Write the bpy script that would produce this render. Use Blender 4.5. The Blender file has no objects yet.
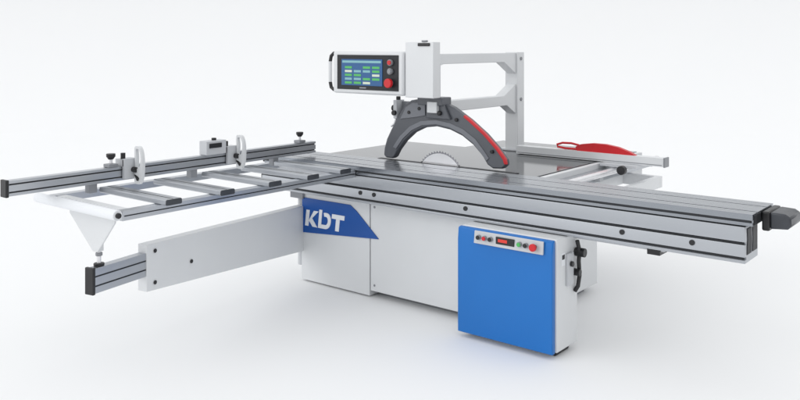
import bpy, bmesh, math, random
from mathutils import Vector, Matrix
random.seed(3)
sc = bpy.context.scene
sc.view_settings.view_transform = 'Standard'
sc.view_settings.look = 'None'
sc.view_settings.exposure = 0

# ---------------------------------------------------------------- materials
def mat(name, col, metal=0.0, rough=0.45, var=0.04, scale=8.0, stretch=(1, 1, 1), bump=0.0, coat=0.0, emit=0.0):
    m = bpy.data.materials.new(name); m.use_nodes = True
    nt = m.node_tree; N = nt.nodes; L = nt.links
    b = N['Principled BSDF']
    tc = N.new('ShaderNodeTexCoord'); mp = N.new('ShaderNodeMapping')
    mp.inputs['Scale'].default_value = stretch
    ns = N.new('ShaderNodeTexNoise'); ns.inputs['Scale'].default_value = scale; ns.inputs['Detail'].default_value = 3
    L.new(tc.outputs['Object'], mp.inputs['Vector']); L.new(mp.outputs['Vector'], ns.inputs['Vector'])
    mr = N.new('ShaderNodeMapRange')
    mr.inputs['From Min'].default_value = 0.3; mr.inputs['From Max'].default_value = 0.7
    mr.inputs['To Min'].default_value = 1 - var; mr.inputs['To Max'].default_value = 1 + var
    L.new(ns.outputs['Fac'], mr.inputs['Value'])
    vm = N.new('ShaderNodeVectorMath'); vm.operation = 'SCALE'
    vm.inputs[0].default_value = col
    L.new(mr.outputs['Result'], vm.inputs['Scale'])
    L.new(vm.outputs['Vector'], b.inputs['Base Color'])
    mr2 = N.new('ShaderNodeMapRange')
    mr2.inputs['From Min'].default_value = 0.3; mr2.inputs['From Max'].default_value = 0.7
    mr2.inputs['To Min'].default_value = max(0.02, rough - var*.6); mr2.inputs['To Max'].default_value = rough + var*.6
    L.new(ns.outputs['Fac'], mr2.inputs['Value']); L.new(mr2.outputs['Result'], b.inputs['Roughness'])
    b.inputs['Metallic'].default_value = metal
    b.inputs['Coat Weight'].default_value = coat
    if bump > 0:
        n2 = N.new('ShaderNodeTexNoise'); n2.inputs['Scale'].default_value = 350
        L.new(tc.outputs['Object'], n2.inputs['Vector'])
        bp = N.new('ShaderNodeBump'); bp.inputs['Strength'].default_value = bump; bp.inputs['Distance'].default_value = 0.001
        L.new(n2.outputs['Fac'], bp.inputs['Height']); L.new(bp.outputs['Normal'], b.inputs['Normal'])
    if emit > 0:
        L.new(vm.outputs['Vector'], b.inputs['Emission Color']); b.inputs['Emission Strength'].default_value = emit
    return m

WHITE = mat('white_powder_coat', (0.735, 0.75, 0.765), 0, 0.36, 0.015, 3, bump=0.15)
WHITE2 = mat('light_grey_coat', (0.58, 0.595, 0.62), 0, 0.40, 0.015, 3, bump=0.15)
BLUE = mat('blue_paint', (0.002, 0.155, 0.52), 0, 0.30, 0.03, 3, bump=0.1)
BLUEL = mat('blue_label', (0.002, 0.08, 0.36), 0, 0.35, 0.03, 3)
LWHITE = mat('label_white', (0.85, 0.87, 0.9), 0, 0.4, 0.01, 3)
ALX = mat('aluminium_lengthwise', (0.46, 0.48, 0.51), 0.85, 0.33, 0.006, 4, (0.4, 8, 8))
ALXT = mat('aluminium_top', (0.31, 0.33, 0.36), 0.9, 0.19, 0.006, 4, (0.4, 8, 8))
ALY = mat('aluminium_crosswise', (0.50, 0.52, 0.55), 0.8, 0.28, 0.008, 4, (8, 0.4, 8))
IRON = mat('ground_cast_iron', (0.11, 0.113, 0.123), 0.85, 0.10, 0.02, 2, (3, 1, 1))
STEEL = mat('blade_steel', (0.84, 0.84, 0.86), 0.45, 0.24, 0.02, 20)
HUB = mat('blade_rim_steel', (0.36, 0.36, 0.38), 0.9, 0.22, 0.03, 20)
BLACK = mat('black_plastic', (0.014, 0.014, 0.016), 0, 0.38, 0.1, 20)
BLACK2 = mat('dark_grey_plastic', (0.045, 0.05, 0.06), 0, 0.35, 0.1, 20)
DARK = mat('dark_slot', (0.022, 0.024, 0.028), 0.3, 0.5, 0.1, 10)
GREY = mat('guard_grey', (0.105, 0.112, 0.128), 0, 0.30, 0.04, 8, bump=0.2)
GREY2 = mat('guard_grey_light', (0.20, 0.21, 0.235), 0, 0.32, 0.04, 8)
GREYM = mat('mid_grey', (0.27, 0.28, 0.30), 0.2, 0.4, 0.05, 8)
RED = mat('red_plastic', (0.62, 0.012, 0.02), 0, 0.35, 0.05, 8)
GREEN = mat('screen_green', (0.07, 0.40, 0.10), 0, 0.3, 0.02, 8, emit=0.2)
SBLUE = mat('screen_blue', (0.012, 0.085, 0.24), 0, 0.3, 0.02, 8, emit=0.2)
SLIGHT = mat('screen_light', (0.20, 0.42, 0.46), 0, 0.3, 0.02, 8, emit=0.15)
SYEL = mat('screen_yellow', (0.55, 0.62, 0.50), 0, 0.3, 0.02, 8, emit=0.2)
SDIG = mat('display_red', (0.5, 0.03, 0.02), 0, 0.3, 0.02, 8, emit=0.5)
GROUND = mat('studio_paper', (0.925, 0.930, 0.935), 0, 0.9, 0.002, 0.5)

# ---------------------------------------------------------------- geometry
class B:
    def __init__(s): s.bm = bmesh.new(); s.mats = []; s.M = None
    def mi(s, m):
        if m not in s.mats: s.mats.append(m)
        return s.mats.index(m)
    def v(s, p):
        p = Vector(p)
        if s.M is not None: p = s.M @ p
        return s.bm.verts.new(p)
    def f(s, vs, i):
        try:
            fa = s.bm.faces.new(vs); fa.material_index = i
        except ValueError: pass
    def box(s, x0, x1, y0, y1, z0, z1, m):
        s.prism([(x0, y0), (x1, y0), (x1, y1), (x0, y1)], 'z', z0, z1, m)
    def prism(s, pts, ax, a, b, m):
        i = s.mi(m)
        def P(p, t):
            if ax == 'x': return (t, p[0], p[1])
            if ax == 'y': return (p[0], t, p[1])
            return (p[0], p[1], t)
        A = [s.v(P(p, a)) for p in pts]; C = [s.v(P(p, b)) for p in pts]
        s.f(A, i); s.f(C[::-1], i)
        n = len(pts)
        for k in range(n): s.f([A[k], C[k], C[(k+1) % n], A[(k+1) % n]], i)
    def cyl(s, p0, p1, r, m, seg=24, r2=None):
        i = s.mi(m); p0 = Vector(p0); p1 = Vector(p1); r2 = r if r2 is None else r2
        d = (p1-p0).normalized(); u = d.orthogonal().normalized(); w = d.cross(u)
        A = []; C = []
        for k in range(seg):
            t = 2*math.pi*k/seg; o = u*math.cos(t)+w*math.sin(t)
            A.append(s.v(p0+o*r)); C.append(s.v(p1+o*r2))
        s.f(A, i); s.f(C[::-1], i)
        for k in range(seg): s.f([A[k], C[k], C[(k+1) % seg], A[(k+1) % seg]], i)
    def tube(s, pts, r, m, seg=12, closed=False):
        i = s.mi(m); P = [Vector(p) for p in pts]; n = len(P); R = []
        pu = None
        for k in range(n):
            a = P[(k-1) % n] if (closed or k > 0) else P[k]
            b = P[(k+1) % n] if (closed or k < n-1) else P[k]
            d = (b-a).normalized()
            if pu is None: u = d.orthogonal().normalized()
            else: u = (pu - d*pu.dot(d)).normalized()
            pu = u; w = d.cross(u)
            R.append([s.v(P[k]+(u*math.cos(2*math.pi*j/seg)+w*math.sin(2*math.pi*j/seg))*r) for j in range(seg)])
        for k in range(n if closed else n-1):
            q = (k+1) % n
            for j in range(seg): s.f([R[k][j], R[k][(j+1) % seg], R[q][(j+1) % seg], R[q][j]], i)
        if not closed: s.f(R[0], i); s.f(R[-1][::-1], i)
    def ringplate(s, outer, inner, a, b, m):
        i = s.mi(m); n = len(outer)
        oa = [s.v((p[0], a, p[1])) for p in outer]; ob = [s.v((p[0], b, p[1])) for p in outer]
        ia = [s.v((p[0], a, p[1])) for p in inner]; ib = [s.v((p[0], b, p[1])) for p in inner]
        for k in range(n):
            q = (k+1) % n
            s.f([oa[k], oa[q], ia[q], ia[k]], i); s.f([ob[k], ib[k], ib[q], ob[q]], i)
            s.f([oa[k], ob[k], ob[q], oa[q]], i); s.f([ia[k], ia[q], ib[q], ib[k]], i)

WORLD = {}
def make(name, b, parent=None, bevel=0.002, **props):
    bm = b.bm
    bmesh.ops.recalc_face_normals(bm, faces=bm.faces)
    xs = [v.co for v in bm.verts]
    lo = Vector((min(c.x for c in xs), min(c.y for c in xs), min(c.z for c in xs)))
    hi = Vector((max(c.x for c in xs), max(c.y for c in xs), max(c.z for c in xs)))
    c = Vector(((lo.x+hi.x)/2, (lo.y+hi.y)/2, lo.z))
    bmesh.ops.translate(bm, verts=bm.verts, vec=-c)
    for f in bm.faces: f.smooth = True
    for e in bm.edges:
        if len(e.link_faces) != 2 or e.calc_face_angle(0) > math.radians(32): e.smooth = False
    me = bpy.data.meshes.new(name); bm.to_mesh(me); bm.free()
    for m in b.mats: me.materials.append(m)
    o = bpy.data.objects.new(name, me); sc.collection.objects.link(o)
    WORLD[o] = c
    if parent is not None:
        o.parent = parent; o.location = c - WORLD[parent]
    else: o.location = c
    if bevel:
        md = o.modifiers.new('edge', 'BEVEL'); md.width = bevel; md.segments = 2; md.limit_method = 'ANGLE'; md.angle_limit = math.radians(40)
    for k, v in props.items(): o[k] = v
    return o
def copy_to(o, name, parent, delta):
    c = o.copy(); c.name = name; sc.collection.objects.link(c)
    WORLD[c] = WORLD[o]+Vector(delta); c.parent = parent; c.location = WORLD[c]-WORLD[parent]
    return c

# ---------------------------------------------------------------- setting
th = math.radians(38.7)
FW = Vector((-math.sin(th), math.cos(th), 0)); RT = Vector((math.cos(th), math.sin(th), 0))
CAM = Vector((4.63, -4.13, 1.72))
g = B()
C0 = CAM.copy(); C0.z = 0
i = g.mi(GROUND)
q = [C0-RT*30-FW*20, C0+RT*30-FW*20, C0+RT*30+FW*16, C0-RT*30+FW*16]
g.f([g.v(p) for p in q], i)
ground = make('ground', g, None, 0, kind='structure')
g = B(); i = g.mi(GROUND); prof = [(16, 0)]
for k in range(1, 25):
    a = math.pi/2*k/24; prof.append((16+6*math.sin(a), 6-6*math.cos(a)))
prof.append((22, 10))
rows = [[g.v(C0+RT*s+FW*p[0]+Vector((0, 0, p[1]))) for s in (-30, 30)] for p in prof]
for a, b_ in zip(rows, rows[1:]): g.f([a[0], a[1], b_[1], b_[0]], i)
backdrop = make('backdrop', g, None, 0, kind='structure')

# ---------------------------------------------------------------- machine root
saw = bpy.data.objects.new('panel_saw', None); sc.collection.objects.link(saw)
saw.location = (1.3, 0.6, 0); WORLD[saw] = Vector((1.3, 0.6, 0))
saw['label'] = 'white and blue sliding panel saw on a pale studio floor'
saw['category'] = 'table saw'

# cabinet
b = B()
b.box(0.32, 0.975, 0.10, 1.23, 0.012, 0.66, WHITE)
b.box(0.985, 2.11, 0.10, 1.23, 0.05, 0.66, WHITE)
b.box(0.975, 0.985, 0.12, 1.2, 0.05, 0.655, DARK)
b.box(0.40, 2.05, 0.2, 1.15, 0.0, 0.05, GREYM)
b.box(0.35, 2.08, 0.25, 1.2, 0.66, 0.80, WHITE2)
b.box(0.30, 0.32, 0.14, 0.5, 0.03, 0.62, WHITE2)
for bx, bz in ((1.02, 0.09), (1.02, 0.62)): b.cyl((bx, 0.101, bz), (bx, 0.096, bz), 0.008, GREYM)
cab = make('cabinet', b, saw, 0.004)
# label with letters
b = B()
b.prism([(0.33, 0.61), (0.80, 0.61), (0.86, 0.575), (1.06, 0.41), (0.33, 0.355)], 'y', 0.094, 0.099, BLUEL)
lab = make('brand_plate', b, cab, 0)
b = B(); y0, y1 = 0.090, 0.0945
def bar(pts): b.prism(pts, 'y', y0, y1, LWHITE)
z, h = 0.410, 0.116
sl = 0.12
def S(px, pz): return (x+px+sl*pz, z+pz)
x = 0.364
bar([S(0, 0), S(.033, 0), S(.033, h), S(0, h)])
bar([S(.0335, .040), S(.076, h), S(.122, h), S(.064, .060), S(.122, 0), S(.076, 0), S(.036, .038)])
# D: tall stem standing clear of a rounded, cut-open bowl
x = 0.494
bar([S(0, 0), S(.028, 0), S(.028, h+.016), S(0, h+.016)])
out = []; inn = []
for k in range(25):
    a = -math.pi/2+math.radians(198)*k/24
    ca = math.copysign(abs(math.cos(a))**0.8, math.cos(a))
    out.append(S(.066+.054*ca, h/2+h/2*math.sin(a)))
    inn.append(S(.064+.027*ca, h/2+(h/2-.028)*math.sin(a)))
bar([S(.0285, 0)]+out+inn[::-1]+[S(.0285, .028)])
x = 0.620
bar([S(.042, 0), S(.077, 0), S(.077, h-.0325), S(.042, h-.0325)])
bar([S(0, h-.032), S(.119, h-.032), S(.119, h), S(0, h)])
make('brand_lettering', b, lab, 0)

# control pedestal
b = B()
b.box(1.875, 2.50, -0.10, 0.145, 0.035, 0.655, WHITE)
b.box(1.90, 1.96, -0.06, 0.10, 0.0, 0.035, BLACK); b.box(2.41, 2.47, -0.06, 0.10, 0.0, 0.035, BLACK)
ped = make('control_pedestal', b, saw, 0.006)
b = B()
b.prism([(-0.135, 0.03), (-0.135, 0.575), (-0.128, 0.645), (-0.101, 0.652), (-0.101, 0.03)], 'x', 1.865, 2.49, BLUE)
make('front_cover', b, ped, 0.006)
b = B()
b.prism([(-0.1375, 0.572), (-0.152, 0.572), (-0.143, 0.644), (-0.1345, 0.644)], 'x', 1.99, 2.44, WHITE2)
strip = make('button_panel', b, ped, 0.003)
b = B(); b.box(2.14, 2.26, -0.1525, -0.145, 0.590, 0.630, BLACK); b.box(2.155, 2.215, -0.154, -0.1526, 0.602, 0.620, SDIG)
make('display', b, strip, 0.001)
for bx, m in ((2.025, BLACK), (2.065, RED), (2.105, BLACK), (2.295, GREEN), (2.335, BLACK)):
    b = B(); b.cyl((bx, -0.145, 0.61), (bx, -0.162, 0.61), 0.014, GREYM); b.cyl((bx, -0.16, 0.61), (bx, -0.168, 0.61), 0.0115, m)
    make('button', b, strip, 0.001)
b = B(); b.cyl((2.39, -0.145, 0.61), (2.39, -0.165, 0.61), 0.012, BLACK); b.cyl((2.39, -0.165, 0.61), (2.39, -0.182, 0.61), 0.021, RED)
make('emergency_stop', b, strip, 0.003)
b = B()
b.tube([(2.52, 0.10, 0.62), (2.53, 0.11, 0.56), (2.52, 0.12, 0.50), (2.525, 0.12, 0.42), (2.52, 0.11, 0.36), (2.505, 0.1, 0.33)], 0.012, BLACK)
b.cyl((2.502, 0.12, 0.55), (2.56, 0.12, 0.55), 0.025, BLACK); b.cyl((2.502, 0.1, 0.44), (2.54, 0.1, 0.44), 0.02, BLACK)
b.box(2.501, 2.515, 0.0, 0.07, 0.38, 0.56, WHITE2)
b.cyl((2.515, 0.035, 0.50), (2.53, 0.035, 0.50), 0.015, BLACK)
make('cable_connector', b, ped, 0.002)
b = B(); b.box(2.5002, 2.502, -0.05, -0.01, 0.50, 0.57, LWHITE); b.box(2.502, 2.5028, -0.045, -0.015, 0.535, 0.56, DARK); make('rating_plate', b, ped, 0)

# fixed beam profile (y,z) extruded along x
def groove_line(p0, p1, gs, depth, n):
    p0 = Vector(p0); p1 = Vector(p1); L = (p1-p0).length; d = (p1-p0)/L; n = Vector(n); out = [tuple(p0)]
    for pos, w in gs:
        a = p0+d*(pos-w/2); c = p0+d*(pos+w/2)
        out += [tuple(a), tuple(a-n*depth), tuple(c-n*depth), tuple(c)]
    return out
XE = 3.455; YB = 0.215
pr = [(0.0, 0.662), (-0.002, 0.676), (0.004, 0.680), (0.025, 0.680), (0.025, 0.692), (0.0, 0.692), (0.0, 0.725), (0.002, 0.752), (0.022, 0.754), (0.022, 0.763), (0.003, 0.765), (0.0, 0.785), (-0.004, 0.81), (-0.004, 0.840), (YB, 0.840), (YB, 0.662)]
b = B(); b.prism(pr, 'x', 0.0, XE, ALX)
b.box(0.02, XE-.01, 0.0035, 0.022, 0.7550, 0.7620, DARK)
b.box(0.02, XE-.01, 0.0045, 0.024, 0.6808, 0.6912, DARK)
b.box(0.02, XE-.02, 0.012, YB-.01, 0.840, 0.847, DARK)
b.box(0.02, XE-.3, YB, 0.35, 0.75, 0.845, GREYM)
b.prism([(.028, .70), (.030, .745), (.038, .77), (.03, .828), (.10, .828), (.11, .76), (.10, .70)], 'x', XE, XE+.003, DARK)
b.prism([(.120, .70), (.130, .76), (.120, .828), (.20, .828), (.20, .70)], 'x', XE, XE+.003, DARK)
for bx in (0.98, 1.10, 1.83, 2.83, 3.2):
    b.cyl((bx, 0.006, 0.728), (bx, -0.006, 0.728), 0.014, BLACK)
beam = make('guide_beam', b, saw, 0.0015)
b = B(); b.box(2.0, 3.02, 0.10, 0.20, 0.630, 0.6615, WHITE2); b.box(2.93, 3.0, 0.09, 0.21, 0.61, 0.655, BLACK)
make('under_rail', b, beam, 0.002)
b = B(); b.box(-0.03, 0.0, 0.02, YB-.01, 0.68, 0.82, BLACK); make('end_cap', b, beam, 0.004)

# sliding carriage
fr = groove_line((0.0, 0.847), (0.0, 0.905), [(0.022, 0.012)], 0.012, (-1, 0))
tp = groove_line((0.0, 0.905), (0.365, 0.905), [(0.03, .003), (0.06, .003), (0.085, 0.012), (0.12, .003), (0.16, .003), (0.20, .003), (0.245, 0.012), (0.28, .003), (0.325, .003)], 0.005, (0, 1))
b = B(); b.prism(fr+tp+[(0.365, 0.905), (0.365, 0.847)], 'x', 0.03, 3.49, ALXT)
b.box(0.04, 3.48, 0.001, 0.011, 0.8635, 0.8745, DARK)
b.box(0.04, 3.48, 0.0795, 0.0905, 0.9005, 0.902, DARK); b.box(0.04, 3.48, 0.2395, 0.2505, 0.9005, 0.902, DARK)
b.box(3.49, 3.493, 0.02, 0.075, 0.855, 0.897, DARK); b.box(3.49, 3.493, 0.085, 0.13, 0.855, 0.897, DARK)
car = make('sliding_carriage', b, saw, 0.001)
b = B()
b.box(3.4935, 3.53, 0.14, 0.36, 0.805, 0.900, BLACK)
b.prism([(3.53, 0.815), (3.53, 0.898), (3.60, 0.895), (3.625, 0.880), (3.628, 0.84), (3.61, 0.822)], 'y', 0.15, 0.35, BLACK2)
make('push_handle', b, car, 0.008)
b = B(); b.box(0.0, 0.0295, 0.01, 0.355, 0.85, 0.9, BLACK); make('end_cap', b, car, 0.003)

# main table
b = B()
b.box(0.32, 2.10, 0.385, 1.35, 0.862, 0.90, IRON)
b.box(0.80, 1.95, 0.390, 0.435, 0.9, 0.9035, DARK)
b.box(0.34, 2.08, 0.42, 1.3, 0.80, 0.862, WHITE2)
tab = make('main_table', b, saw, 0.002)
b = B(); b.box(0.9, 2.10, 1.354, 1.95, 0.866, 0.898, IRON); b.box(0.92, 2.08, 1.4, 1.9, 0.82, 0.866, WHITE2)
make('extension_table', b, saw, 0.002)
# saw blade with teeth
b = B(); pts = []; n = 54; R = 0.205
for k in range(n):
    a = 2*math.pi*k/n
    pts.append((1.345+(R-.012)*math.cos(a), 0.792+(R-.012)*math.sin(a)))
    a2 = a+2*math.pi/n*0.7
    pts.append((1.345+R*math.cos(a2), 0.792+R*math.sin(a2)))
b.prism(pts, 'y', 0.408, 0.4115, HUB)
b.cyl((1.345, 0.4079, 0.792), (1.345, 0.4065, 0.792), 0.188, STEEL, seg=64)
make('saw_blade', b, saw, 0)

# blade guard (arched)
b = B()
outer = [(0.862, .93), (0.866, .98), (0.890, 1.05), (0.930, 1.12), (0.975, 1.19), (1.015, 1.255), (1.055, 1.30), (1.11, 1.335), (1.20, 1.350), (1.36, 1.340), (1.47, 1.300), (1.60, 1.225), (1.72, 1.14), (1.82, 1.05), (1.875, .985), (1.88, .95), (1.85, .925)]
inner = [(1.78, .92), (1.74, .94), (1.70, .995), (1.63, 1.06), (1.54, 1.115), (1.44, 1.15), (1.33, 1.165), (1.22, 1.15), (1.13, 1.11), (1.05, 1.045), (0.99, .975), (0.96, .925), (0.94, .914), (0.885, .914)]
b.prism(outer+inner, 'y', 0.385, 0.440, GREY)
guard = make('blade_guard', b, saw, 0.010)
b = B()
r_in = [(1.735, .965), (1.69, 1.015), (1.63, 1.075), (1.54, 1.13), (1.44, 1.165), (1.33, 1.18), (1.21, 1.165), (1.12, 1.125), (1.04, 1.06), (0.98, .985)]
r_out = [(p[0]+dx, p[1]+dz) for p, (dx, dz) in zip(r_in, [(.02, .02), (.02, .022), (.018, .028), (.012, .03), (.005, .03), (0, .03), (-.01, .03), (-.018, .026), (-.025, .018), (-.028, .012)])]
b.prism(r_in+r_out[::-1], 'y', 0.379, 0.3853, GREY2)
b.prism([(1.02, 1.20), (1.07, 1.285), (1.13, 1.318), (1.24, 1.325), (1.24, 1.235), (1.13, 1.215)], 'y', 0.376, 0.3853, GREY2)
for p in ((1.10, 1.25), (1.50, 1.22), (1.78, 1.03), (1.19, 1.28)): b.cyl((p[0], 0.385, p[1]), (p[0], 0.370, p[1]), 0.012, BLACK)
make('guard_rib', b, guard, 0.002)
b = B()
oo = [(1.56, 1.255), (1.60, 1.232), (1.72, 1.147), (1.82, 1.057), (1.877, .99), (1.885, .955)]
ii = [(1.868, .958), (1.859, .985), (1.807, 1.045), (1.711, 1.132), (1.594, 1.216), (1.556, 1.239)]
b.prism(oo+ii, 'y', 0.379, 0.405, RED)
make('red_trim', b, guard, 0.003)
b = B()
b.box(1.20, 1.41, 0.34, 0.45, 1.31, 1.366, GREY)
b.prism([(1.26, 1.22), (1.26, 1.345), (1.39, 1.345), (1.46, 1.22)], 'y', 0.36, 0.384, GREY)
b.cyl((1.38, 0.34, 1.26), (1.38, 0.37, 1.26), 0.016, BLACK)
make('guard_mount', b, guard, 0.006)
b = B()
b.box(0.985, 1.10, 0.44, 0.47, 1.20, 1.32, GREYM); b.box(0.955, 0.985, 0.38, 0.47, 1.20, 1.33, WHITE2)
b.cyl((0.97, .42, 1.33), (0.97, .42, 1.355), 0.016, BLACK); b.cyl((0.92, .42, 1.27), (0.955, .42, 1.27), 0.022, BLACK)
b.cyl((0.97, .36, 1.24), (0.97, .38, 1.24), 0.018, BLACK)
b.tube([(0.965, .40, 1.20), (0.95, .40, 1.16), (0.92, .40, 1.14)], 0.008, STEEL)
make('adjuster', b, guard, 0.003)

# overhead gantry
b = B()
b.box(1.275, 1.385, 1.37, 1.47, 0.915, 1.665, WHITE)
b.box(1.22, 1.44, 1.355, 1.52, 0.901, 0.915, WHITE2)
for bz in (1.615, 1.30): b.cyl((1.386, 1.42, bz), (1.391, 1.42, bz), 0.014, GREYM)
col = make('overhead_column', b, saw, 0.006)
b = B(); b.prism([(0.30, 1.575), (0.36, 1.575), (0.42, 1.590), (1.20, 1.590), (1.369, 1.50), (1.369, 1.66), (0.30, 1.66)], 'x', 1.29, 1.37, WHITE); make('upper_arm', b, col, 0.004)
b = B(); b.prism([(0.33, 1.26), (1.24, 1.26), (1.369, 1.19), (1.369, 1.42), (1.20, 1.335), (0.33, 1.335)], 'x', 1.29, 1.37, WHITE)
make('lower_arm', b, col, 0.004)
b = B(); b.box(1.19, 1.425, 0.22, 0.30, 1.367, 1.74, WHITE)
b.box(1.22, 1.40, 0.2995, 0.34, 1.367, 1.60, WHITE2)
b.box(1.30, 1.40, 0.212, 0.22, 1.712, 1.733, BLACK); b.box(1.33, 1.37, 0.215, 0.24, 1.74, 1.752, GREYM)
hb = make('head_box', b, saw, 0.008)
# control box
b = B(); b.box(0.54, 1.185, 0.20, 0.30, 1.375, 1.675, WHITE); b.box(1.10, 1.19, 0.24, 0.28, 1.42, 1.60, GREYM)
box = make('control_box', b, saw, 0.014)
b = B(); b.box(0.585, 1.15, 0.196, 0.2005, 1.405, 1.65, DARK); b.box(0.80, 0.86, 0.195, 0.196, 1.415, 1.424, GREYM); bez = make('bezel', b, box, 0.001)
b = B(); b.box(0.63, 1.01, 0.192, 0.1965, 1.435, 1.62, SBLUE)
for r in range(5):
    for c in range(4):
        m = [GREEN, GREEN, SLIGHT, GREEN, GREEN, SLIGHT, SYEL][(c*3+r*2) % 7]
        if (r*4+c) % 7 == 3: continue
        b.box(0.665+c*0.085, 0.665+c*0.085+0.066, 0.1905, 0.193, 1.446+r*0.027, 1.446+r*0.027+0.016, m)
b.box(0.64, 1.0, 0.1905, 0.193, 1.594, 1.610, SLIGHT)
make('screen', b, bez, 0)
b = B()
b.cyl((1.085, 0.197, 1.46), (1.085, 0.18, 1.46), 0.022, GREYM); b.cyl((1.085, 0.18, 1.46), (1.085, 0.155, 1.46), 0.032, RED)
make('emergency_stop', b, box, 0.004)
for bz, m in ((1.54, GREYM), (1.60, RED)):
    b = B(); b.cyl((1.085, 0.197, bz), (1.085, 0.178, bz), 0.022, GREYM); b.cyl((1.085, 0.178, bz), (1.085, 0.172, bz), 0.016, m)
    make('button', b, box, 0.002)
b = B(); b.tube([(0.545, .25, 1.655), (0.50, .25, 1.66), (0.475, .25, 1.64), (0.465, .25, 1.60)], 0.013, BLACK)
b.tube([(0.465, .25, 1.60), (0.465, .25, 1.45)], 0.0135, WHITE)
b.tube([(0.465, .25, 1.45), (0.475, .25, 1.41), (0.50, .25, 1.395), (0.545, .25, 1.40)], 0.013, BLACK)
make('grab_handle', b, box, 0)

# rip fence
b = B()
b.box(1.45, 2.58, 1.24, 1.31, 0.904, 0.962, WHITE)
b.box(1.46, 2.57, 1.2385, 1.24, 0.912, 0.917, GREYM)
b.box(2.16, 2.42, 1.17, 1.38, 0.885, 0.903, WHITE2)
rf = make('rip_fence', b, saw, 0.006)
b = B(); b.box(2.58, 2.592, 1.236, 1.314, 0.900, 0.966, GREYM); make('end_cap', b, rf, 0.003)
b = B(); b.cyl((2.34, 1.14, 0.875), (2.34, 1.10, 0.875), 0.03, BLACK); b.cyl((2.34, 1.20, 0.875), (2.34, 1.14, 0.875), 0.012, STEEL)
make('clamp_knob', b, rf, 0.003)
b = B(); b.box(2.145, 2.20, 0.42, 2.0, 0.79, 0.86, ALY); b.cyl((2.25, 0.5, 0.855), (2.25, 1.98, 0.855), 0.022, STEEL)
for yy in (0.55, 1.0, 1.9): b.box(2.10, 2.24, yy, yy+.05, 0.80, 0.84, WHITE2)
make('fence_rail', b, saw, 0.002)
b = B()
b.box(2.105, 2.143, 0.40, 1.95, 0.70, 0.896, WHITE)
b.box(2.143, 2.42, 1.60, 1.64, 0.70, 0.78, WHITE); b.box(2.38, 2.42, 0.95, 1.60, 0.70, 0.78, WHITE); b.box(2.143, 2.38, 0.95, 0.99, 0.70, 0.78, WHITE)
make('rear_frame', b, saw, 0.003)

# crosscut frame
b = B()
b.box(0.19, 0.25, -1.77, 0.10, 0.835, 0.876, ALY); b.box(0.88, 0.94, -1.77, -0.006, 0.828, 0.876, ALY)
b.box(0.941, 0.9415, -1.76, -0.01, 0.849, 0.855, DARK)
b.box(0.25, 0.88, -1.74, -1.69, 0.838, 0.873, WHITE); b.box(0.25, 0.88, -0.06, -0.006, 0.838, 0.873, WHITE2)
frame = make('crosscut_frame', b, saw, 0.003)
b = B()
pts = [(-1.540, .8765), (-1.450, .8765), (-1.445, .882), (-1.446, .902), (-1.452, .907), (-1.538, .907), (-1.544, .902), (-1.545, .882)]
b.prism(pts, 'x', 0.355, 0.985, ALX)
b.box(0.36, 0.98, -1.499, -1.491, 0.907, 0.9075, DARK)
b.prism(pts, 'x', 0.9855, 0.991, BLACK2)
sl0 = make('slat', b, frame, 0.002)
for k, yy in enumerate((.36, .72, 1.04, 1.34)):
    copy_to(sl0, 'slat.%03d' % (k+1), frame, (0, yy, 0))
b = B(); b.cyl((0.17, -1.81, 0.865), (0.96, -1.81, 0.865), 0.027, LWHITE); b.cyl((0.15, -1.81, 0.865), (0.17, -1.81, 0.865), 0.016, GREYM); b.cyl((0.96, -1.81, 0.865), (0.975, -1.81, 0.865), 0.014, BLACK)
make('end_roller', b, frame, 0.002)
# crosscut fence
FZ = 0.022
pf = [(0.295, 0.903+FZ), (0.295, 0.985+FZ)] + [(0.345, 0.985+FZ)] + groove_line((0.345, 0.985+FZ), (0.345, 0.903+FZ), [(0.02, 0.008), (0.062, 0.008)], 0.012, (1, 0))[1:] + [(0.345, 0.903+FZ)]
b = B(); b.prism(pf, 'y', -2.06, 0.22, ALY)
b.box(0.3335, 0.344, -2.05, 0.21, 0.9835, 0.9905, DARK); b.box(0.3335, 0.344, -2.05, 0.21, 0.9415, 0.9485, DARK)
for yy in (-1.6, -.9, -.2): b.box(0.298, 0.342, yy, yy+.05, 0.876, 0.903+FZ, GREYM)
fence = make('crosscut_fence', b, saw, 0.0015)
b = B(); b.box(0.288, 0.352, -2.078, -2.06, 0.898+FZ, 0.99+FZ, BLACK); make('end_cap', b, fence, 0.004)
def flip(y):
    b = B()
    b.box(0.280, 0.362, y-.055, y+.045, 0.986+FZ, 1.025+FZ, WHITE2)
    b.box(0.352, 0.372, y-.055, y+.045, 0.935, 1.030+FZ, WHITE2)
    b.cyl((0.32, y-.03, 1.02+FZ), (0.32, y-.03, 1.06+FZ), 0.014, BLACK)
    o_, i_ = [], []
    for k in range(36):
        a = 2*math.pi*k/36
        cx = math.copysign(abs(math.cos(a))**0.5, math.cos(a)); cz = math.copysign(abs(math.sin(a))**0.55, math.sin(a))
        zz = cz
        lean = 0.016*(1-zz*zz)
        o_.append((0.402+0.038*cx+lean, 1.012+0.112*zz)); i_.append((0.402+0.020*cx+lean*.9, 1.050+0.058*zz))
    b.ringplate(o_, i_, y+.010, y+.030, WHITE)
    b.cyl((0.37, y+.022, 0.955), (0.42, y+.005, 0.93), 0.010, BLACK)
    b.cyl((0.36, y+.005, 0.985), (0.40, y+.005, 0.985), 0.016, BLACK)
    return b
make('flip_stop', flip(-1.34), fence, 0.004); make('flip_stop', flip(-0.57), fence, 0.004)
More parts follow.
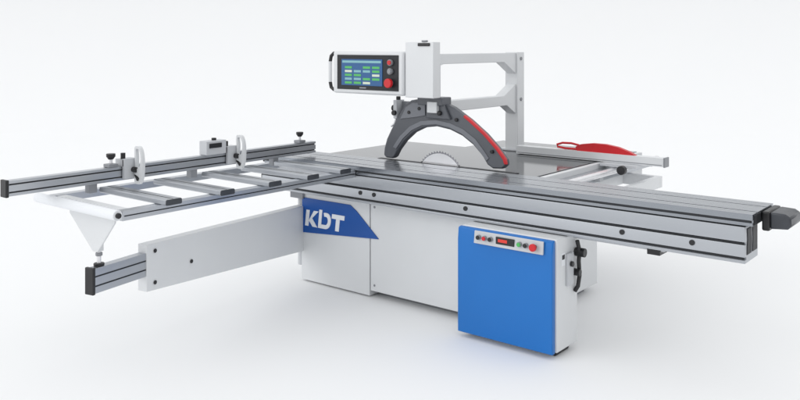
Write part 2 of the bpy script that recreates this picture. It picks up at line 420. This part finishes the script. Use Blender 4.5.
def knob(y):
    b = B(); b.box(0.29, 0.35, y-.03, y+.03, 0.986+FZ, 1.005+FZ, GREYM)
    b.cyl((0.32, y, 1.005+FZ), (0.32, y, 1.035+FZ), 0.009, STEEL); b.cyl((0.32, y, 1.03+FZ), (0.32, y, 1.045+FZ), 0.014, BLACK, r2=.024); b.cyl((0.32, y, 1.045+FZ), (0.32, y, 1.064+FZ), 0.026, BLACK)
    return b
make('clamp_knob', knob(-1.45), fence, 0.002); make('clamp_knob', knob(0.08), fence, 0.002)
b = B(); b.box(0.285, 0.36, -0.79, -0.63, 0.986+FZ, 1.075+FZ, WHITE2); b.box(0.361, 0.366, -0.77, -0.67, 1.03+FZ, 1.06+FZ, DARK); b.cyl((0.32, -.70, 1.075+FZ), (0.32, -.70, 1.09+FZ), .016, BLACK)
make('position_reader', b, fence, 0.008)

# outer support leg
b = B()
b.prism([(0.40, 0.836), (0.84, 0.836), (0.84, 0.80), (0.678, 0.625), (0.632, 0.625), (0.40, 0.80)], 'y', -1.752, -1.742, WHITE)
b.box(0.638, 0.672, -1.742, -1.71, 0.625, 0.834, WHITE)
b.cyl((0.655, -1.728, 0.56), (0.655, -1.728, 0.63), 0.011, STEEL); b.cyl((0.655, -1.728, 0.548), (0.655, -1.728, 0.562), 0.028, BLACK); b.cyl((0.655, -1.728, .60), (0.655, -1.728, .618), 0.018, GREYM)
make('support_leg', b, saw, 0.003)
# swing arm
p0 = Vector((0.67, -1.78, 0)); p1 = Vector((0.30, 0.12, 0)); dv = (p1-p0).normalized()
Ma = Matrix(((dv.x, -dv.y, 0, p0.x), (dv.y, dv.x, 0, p0.y), (0, 0, 1, 0), (0, 0, 0, 1)))
Ln = (p1-p0).length
b = B(); b.M = Ma
b.prism([(0.36, 0.33), (0.36, 0.595), (Ln, 0.545), (Ln, 0.215)], 'y', -0.035, 0.035, WHITE)
for bx, bz in ((0.42, 0.37), (0.42, 0.55), (0.72, 0.42)): b.cyl((bx, -0.0355, bz), (bx, -0.042, bz), 0.012, BLACK)
arm = make('swing_arm', b, saw, 0.006)
b = B(); b.M = Ma; b.prism([(0.0, 0.415), (0.0, 0.547), (0.5, 0.547), (0.5, 0.415)], 'y', -0.026, 0.026, ALY)
b.box(0.0, 0.36, -0.0275, -0.026, 0.50, 0.508, DARK); b.box(0.0, 0.36, -0.0275, -0.026, 0.45, 0.458, DARK)
ext = make('telescopic_tube', b, arm, 0.002)
b = B(); b.M = Ma; b.box(-0.018, 0.0, -0.03, 0.03, 0.41, 0.552, BLACK); make('end_cap', b, ext, 0.003)
b = B(); b.cyl((0.27, 0.16, 0.10), (0.27, 0.16, 0.66), 0.035, WHITE2); b.box(0.22, 0.35, 0.08, 0.2, 0.60, 0.660, GREYM)
make('pivot_post', b, saw, 0.002)

# red push stick
b = B()
zo = 0.005; yo = -0.04
body = [(1.94, 0.957+zo), (1.93, 0.985+zo), (1.97, 1.005+zo), (2.06, 1.018+zo), (2.16, 1.018+zo), (2.25, 1.005+zo), (2.33, 0.980+zo), (2.38, 0.957+zo)]
b.prism(body, 'y', 1.295+yo, 1.33+yo, RED)
pts = [(1.95, 1.312+yo, 1.0), (1.89, 1.312+yo, 1.010), (1.82, 1.312+yo, 1.008), (1.775, 1.312+yo, .993), (1.78, 1.312+yo, .977), (1.84, 1.312+yo, .971), (1.95, 1.312+yo, .971)]
b.tube(pts, 0.008, RED)
make('push_stick', b, None, 0.006, label='red plastic push stick lying on top of the rip fence', category='push stick')

# ---------------------------------------------------------------- camera, light
cd = bpy.data.cameras.new('camera'); co = bpy.data.objects.new('camera', cd); sc.collection.objects.link(co)
co.location = CAM; co.rotation_euler = (math.radians(90), 0, th)
cd.sensor_width = 36; cd.lens = 36.9; cd.shift_y = -155/800; cd.clip_end = 200
sc.camera = co
w = bpy.data.worlds.new('World'); sc.world = w; w.use_nodes = True
N = w.node_tree.nodes; L = w.node_tree.links
bg = N['Background']; bg.inputs[0].default_value = (0.98, 0.99, 1.0, 1)
tc = N.new('ShaderNodeTexCoord'); sx = N.new('ShaderNodeSeparateXYZ'); mr = N.new('ShaderNodeMapRange')
mr.interpolation_type = 'SMOOTHSTEP'
mr.inputs['From Min'].default_value = 0.03; mr.inputs['From Max'].default_value = 0.48
mr.inputs['To Min'].default_value = 0.38; mr.inputs['To Max'].default_value = 1.04
L.new(tc.outputs['Generated'], sx.inputs[0]); L.new(sx.outputs['Z'], mr.inputs['Value']); L.new(mr.outputs['Result'], bg.inputs[1])
s = bpy.data.lights.new('key_sun', 'SUN'); s.energy = 0.8; s.angle = math.radians(45)
so = bpy.data.objects.new('key_sun', s); sc.collection.objects.link(so)
so.rotation_euler = (Vector((0.55, 0.78, -0.32))).to_track_quat('-Z', 'Y').to_euler()
